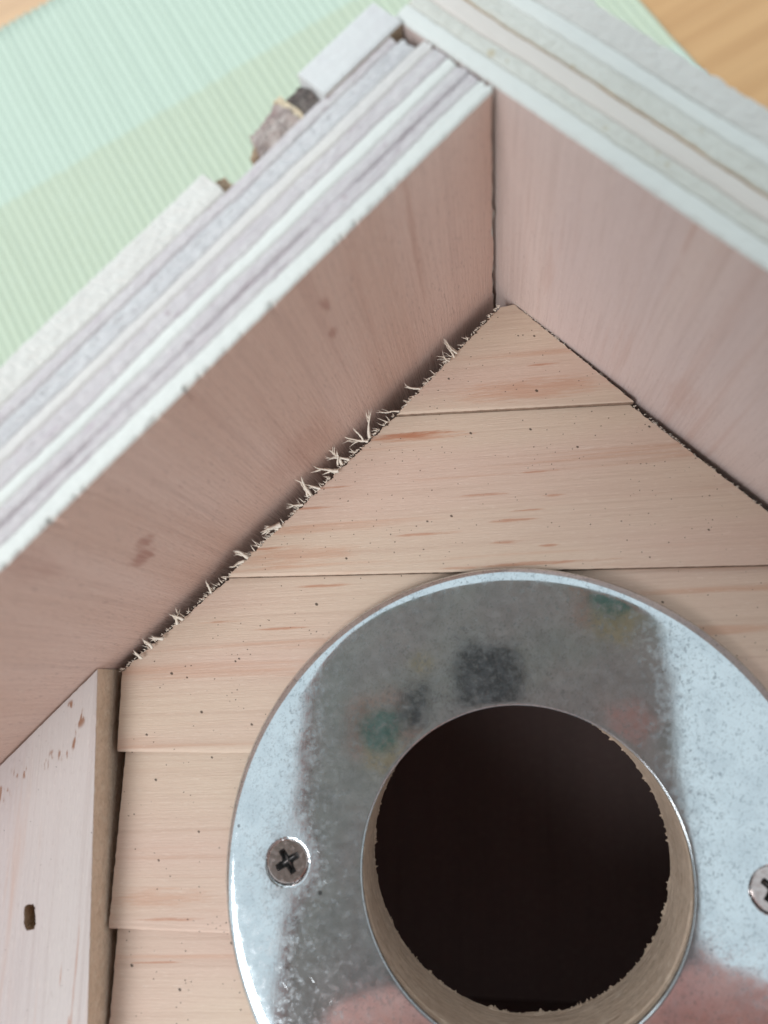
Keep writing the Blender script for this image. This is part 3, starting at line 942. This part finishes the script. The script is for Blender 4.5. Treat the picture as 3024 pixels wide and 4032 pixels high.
def disc(name, cx, cy, r, z, m, parent, lob=0, amp=0.0):
    vs, fs = [], []
    N = 48
    for (rr_, zz) in ((1.0, z), (.97, z - .12)):
        for i in range(N):
            a = 2 * math.pi * i / N
            q = r * rr_ * (1 + amp * math.cos(lob * a))
            vs.append((cx + q * math.cos(a), cy + q * math.sin(a), zz))
    for i in range(N): fs.append((i, (i + 1) % N, N + (i + 1) % N, N + i))
    fs.append(tuple(range(N, 2 * N)))
    fs.append(tuple(range(N))[::-1])
    o = mesh_obj(name, vs, fs, m, parent, PM); recalc(o)
    return o


for (cx, cy, r) in ((-21, -10, 5.6), (27.5, 18, 5.8)):
    disc("flower_petals", cx, cy, r * 1.5, 3.0, M['petal_red'], phone, 5, .12)
    disc("flower_petals", cx + 1, cy - r * .9, r * .9, 2.85, M['petal_yellow'], phone, 5, .1)
    disc("flower_centre", cx, cy, r * .8, 2.7, M['teal'], phone)

disc("flower_petals", 29.5, -8, 4.2, 3.0, M['petal_pink'], phone, 5, .2)
disc("flash_lamp", -13.5, 3.5, 2.4, 3.0, M['petal_yellow'], phone)
# hand: one continuous skinned surface (palm, wrist, four fingers over the case, thumb on the screen side)
hv, he, hr = [], [], []
def hj(p, r, parent_i=None):
    hv.append(Vector(p) * MM); hr.append(r * MM)
    i = len(hv) - 1
    if parent_i is not None: he.append((parent_i, i))
    return i
root = hj((64, -112, 10), 22)
w1 = hj((88, -158, 18), 20, root); w2 = hj((112, -205, 26), 21, w1)
pk = hj((56, -86, 6), 17, root)
for (dy, L, r) in ((0, 1.0, 8.4), (-19, 1.06, 8.4), (-36, 1.0, 8.0), (-52, .82, 7.2)):
    b0 = hj((53 + .10 * dy, -62 + dy, 0), 11, pk if dy > -30 else root)
    k1 = hj((42 + .1 * dy, -56 + dy, -7), r * 1.2, b0)
    k2 = hj((38 - 34 * L, -60.5 + dy, -8), r, k1)
    k3 = hj((38 - 52 * L, -62 + dy, -6.5), r * 1.0, k2)
    hj((38 - 66 * L, -66.0 + dy, -5.0), r * .85, k3)
t0 = hj((56, -92, 22), 12, root); t1 = hj((44, -66, 24), 10.5, t0); t2 = hj((26, -42, 22), 9.2, t1); hj((12, -28, 20.5), 7.2, t2)
me = bpy.data.meshes.new("hand"); me.from_pydata(hv, he, [])
ho = bpy.data.objects.new("hand_tmp", me); COL.objects.link(ho)
sk = ho.modifiers.new("skin", 'SKIN'); ss = ho.modifiers.new("sub", 'SUBSURF'); ss.levels = 2; ss.render_levels = 2
for i, r in enumerate(hr):
    me.skin_vertices[0].data[i].radius = (r, r)
me.skin_vertices[0].data[0].use_root = True
dg = bpy.context.evaluated_depsgraph_get()
me2 = bpy.data.meshes.new_from_object(ho.evaluated_get(dg))
bpy.data.objects.remove(ho)
me2.materials.clear(); me2.materials.append(M['skin'])
me2.polygons.foreach_set("use_smooth", [True] * len(me2.polygons))
hand = bpy.data.objects.new("person", me2); COL.objects.link(hand)
hand.matrix_world = PM
hand['label'] = "person's bare hand gripping the phone, a pink reflection in the steel ring"
hand['category'] = "person"
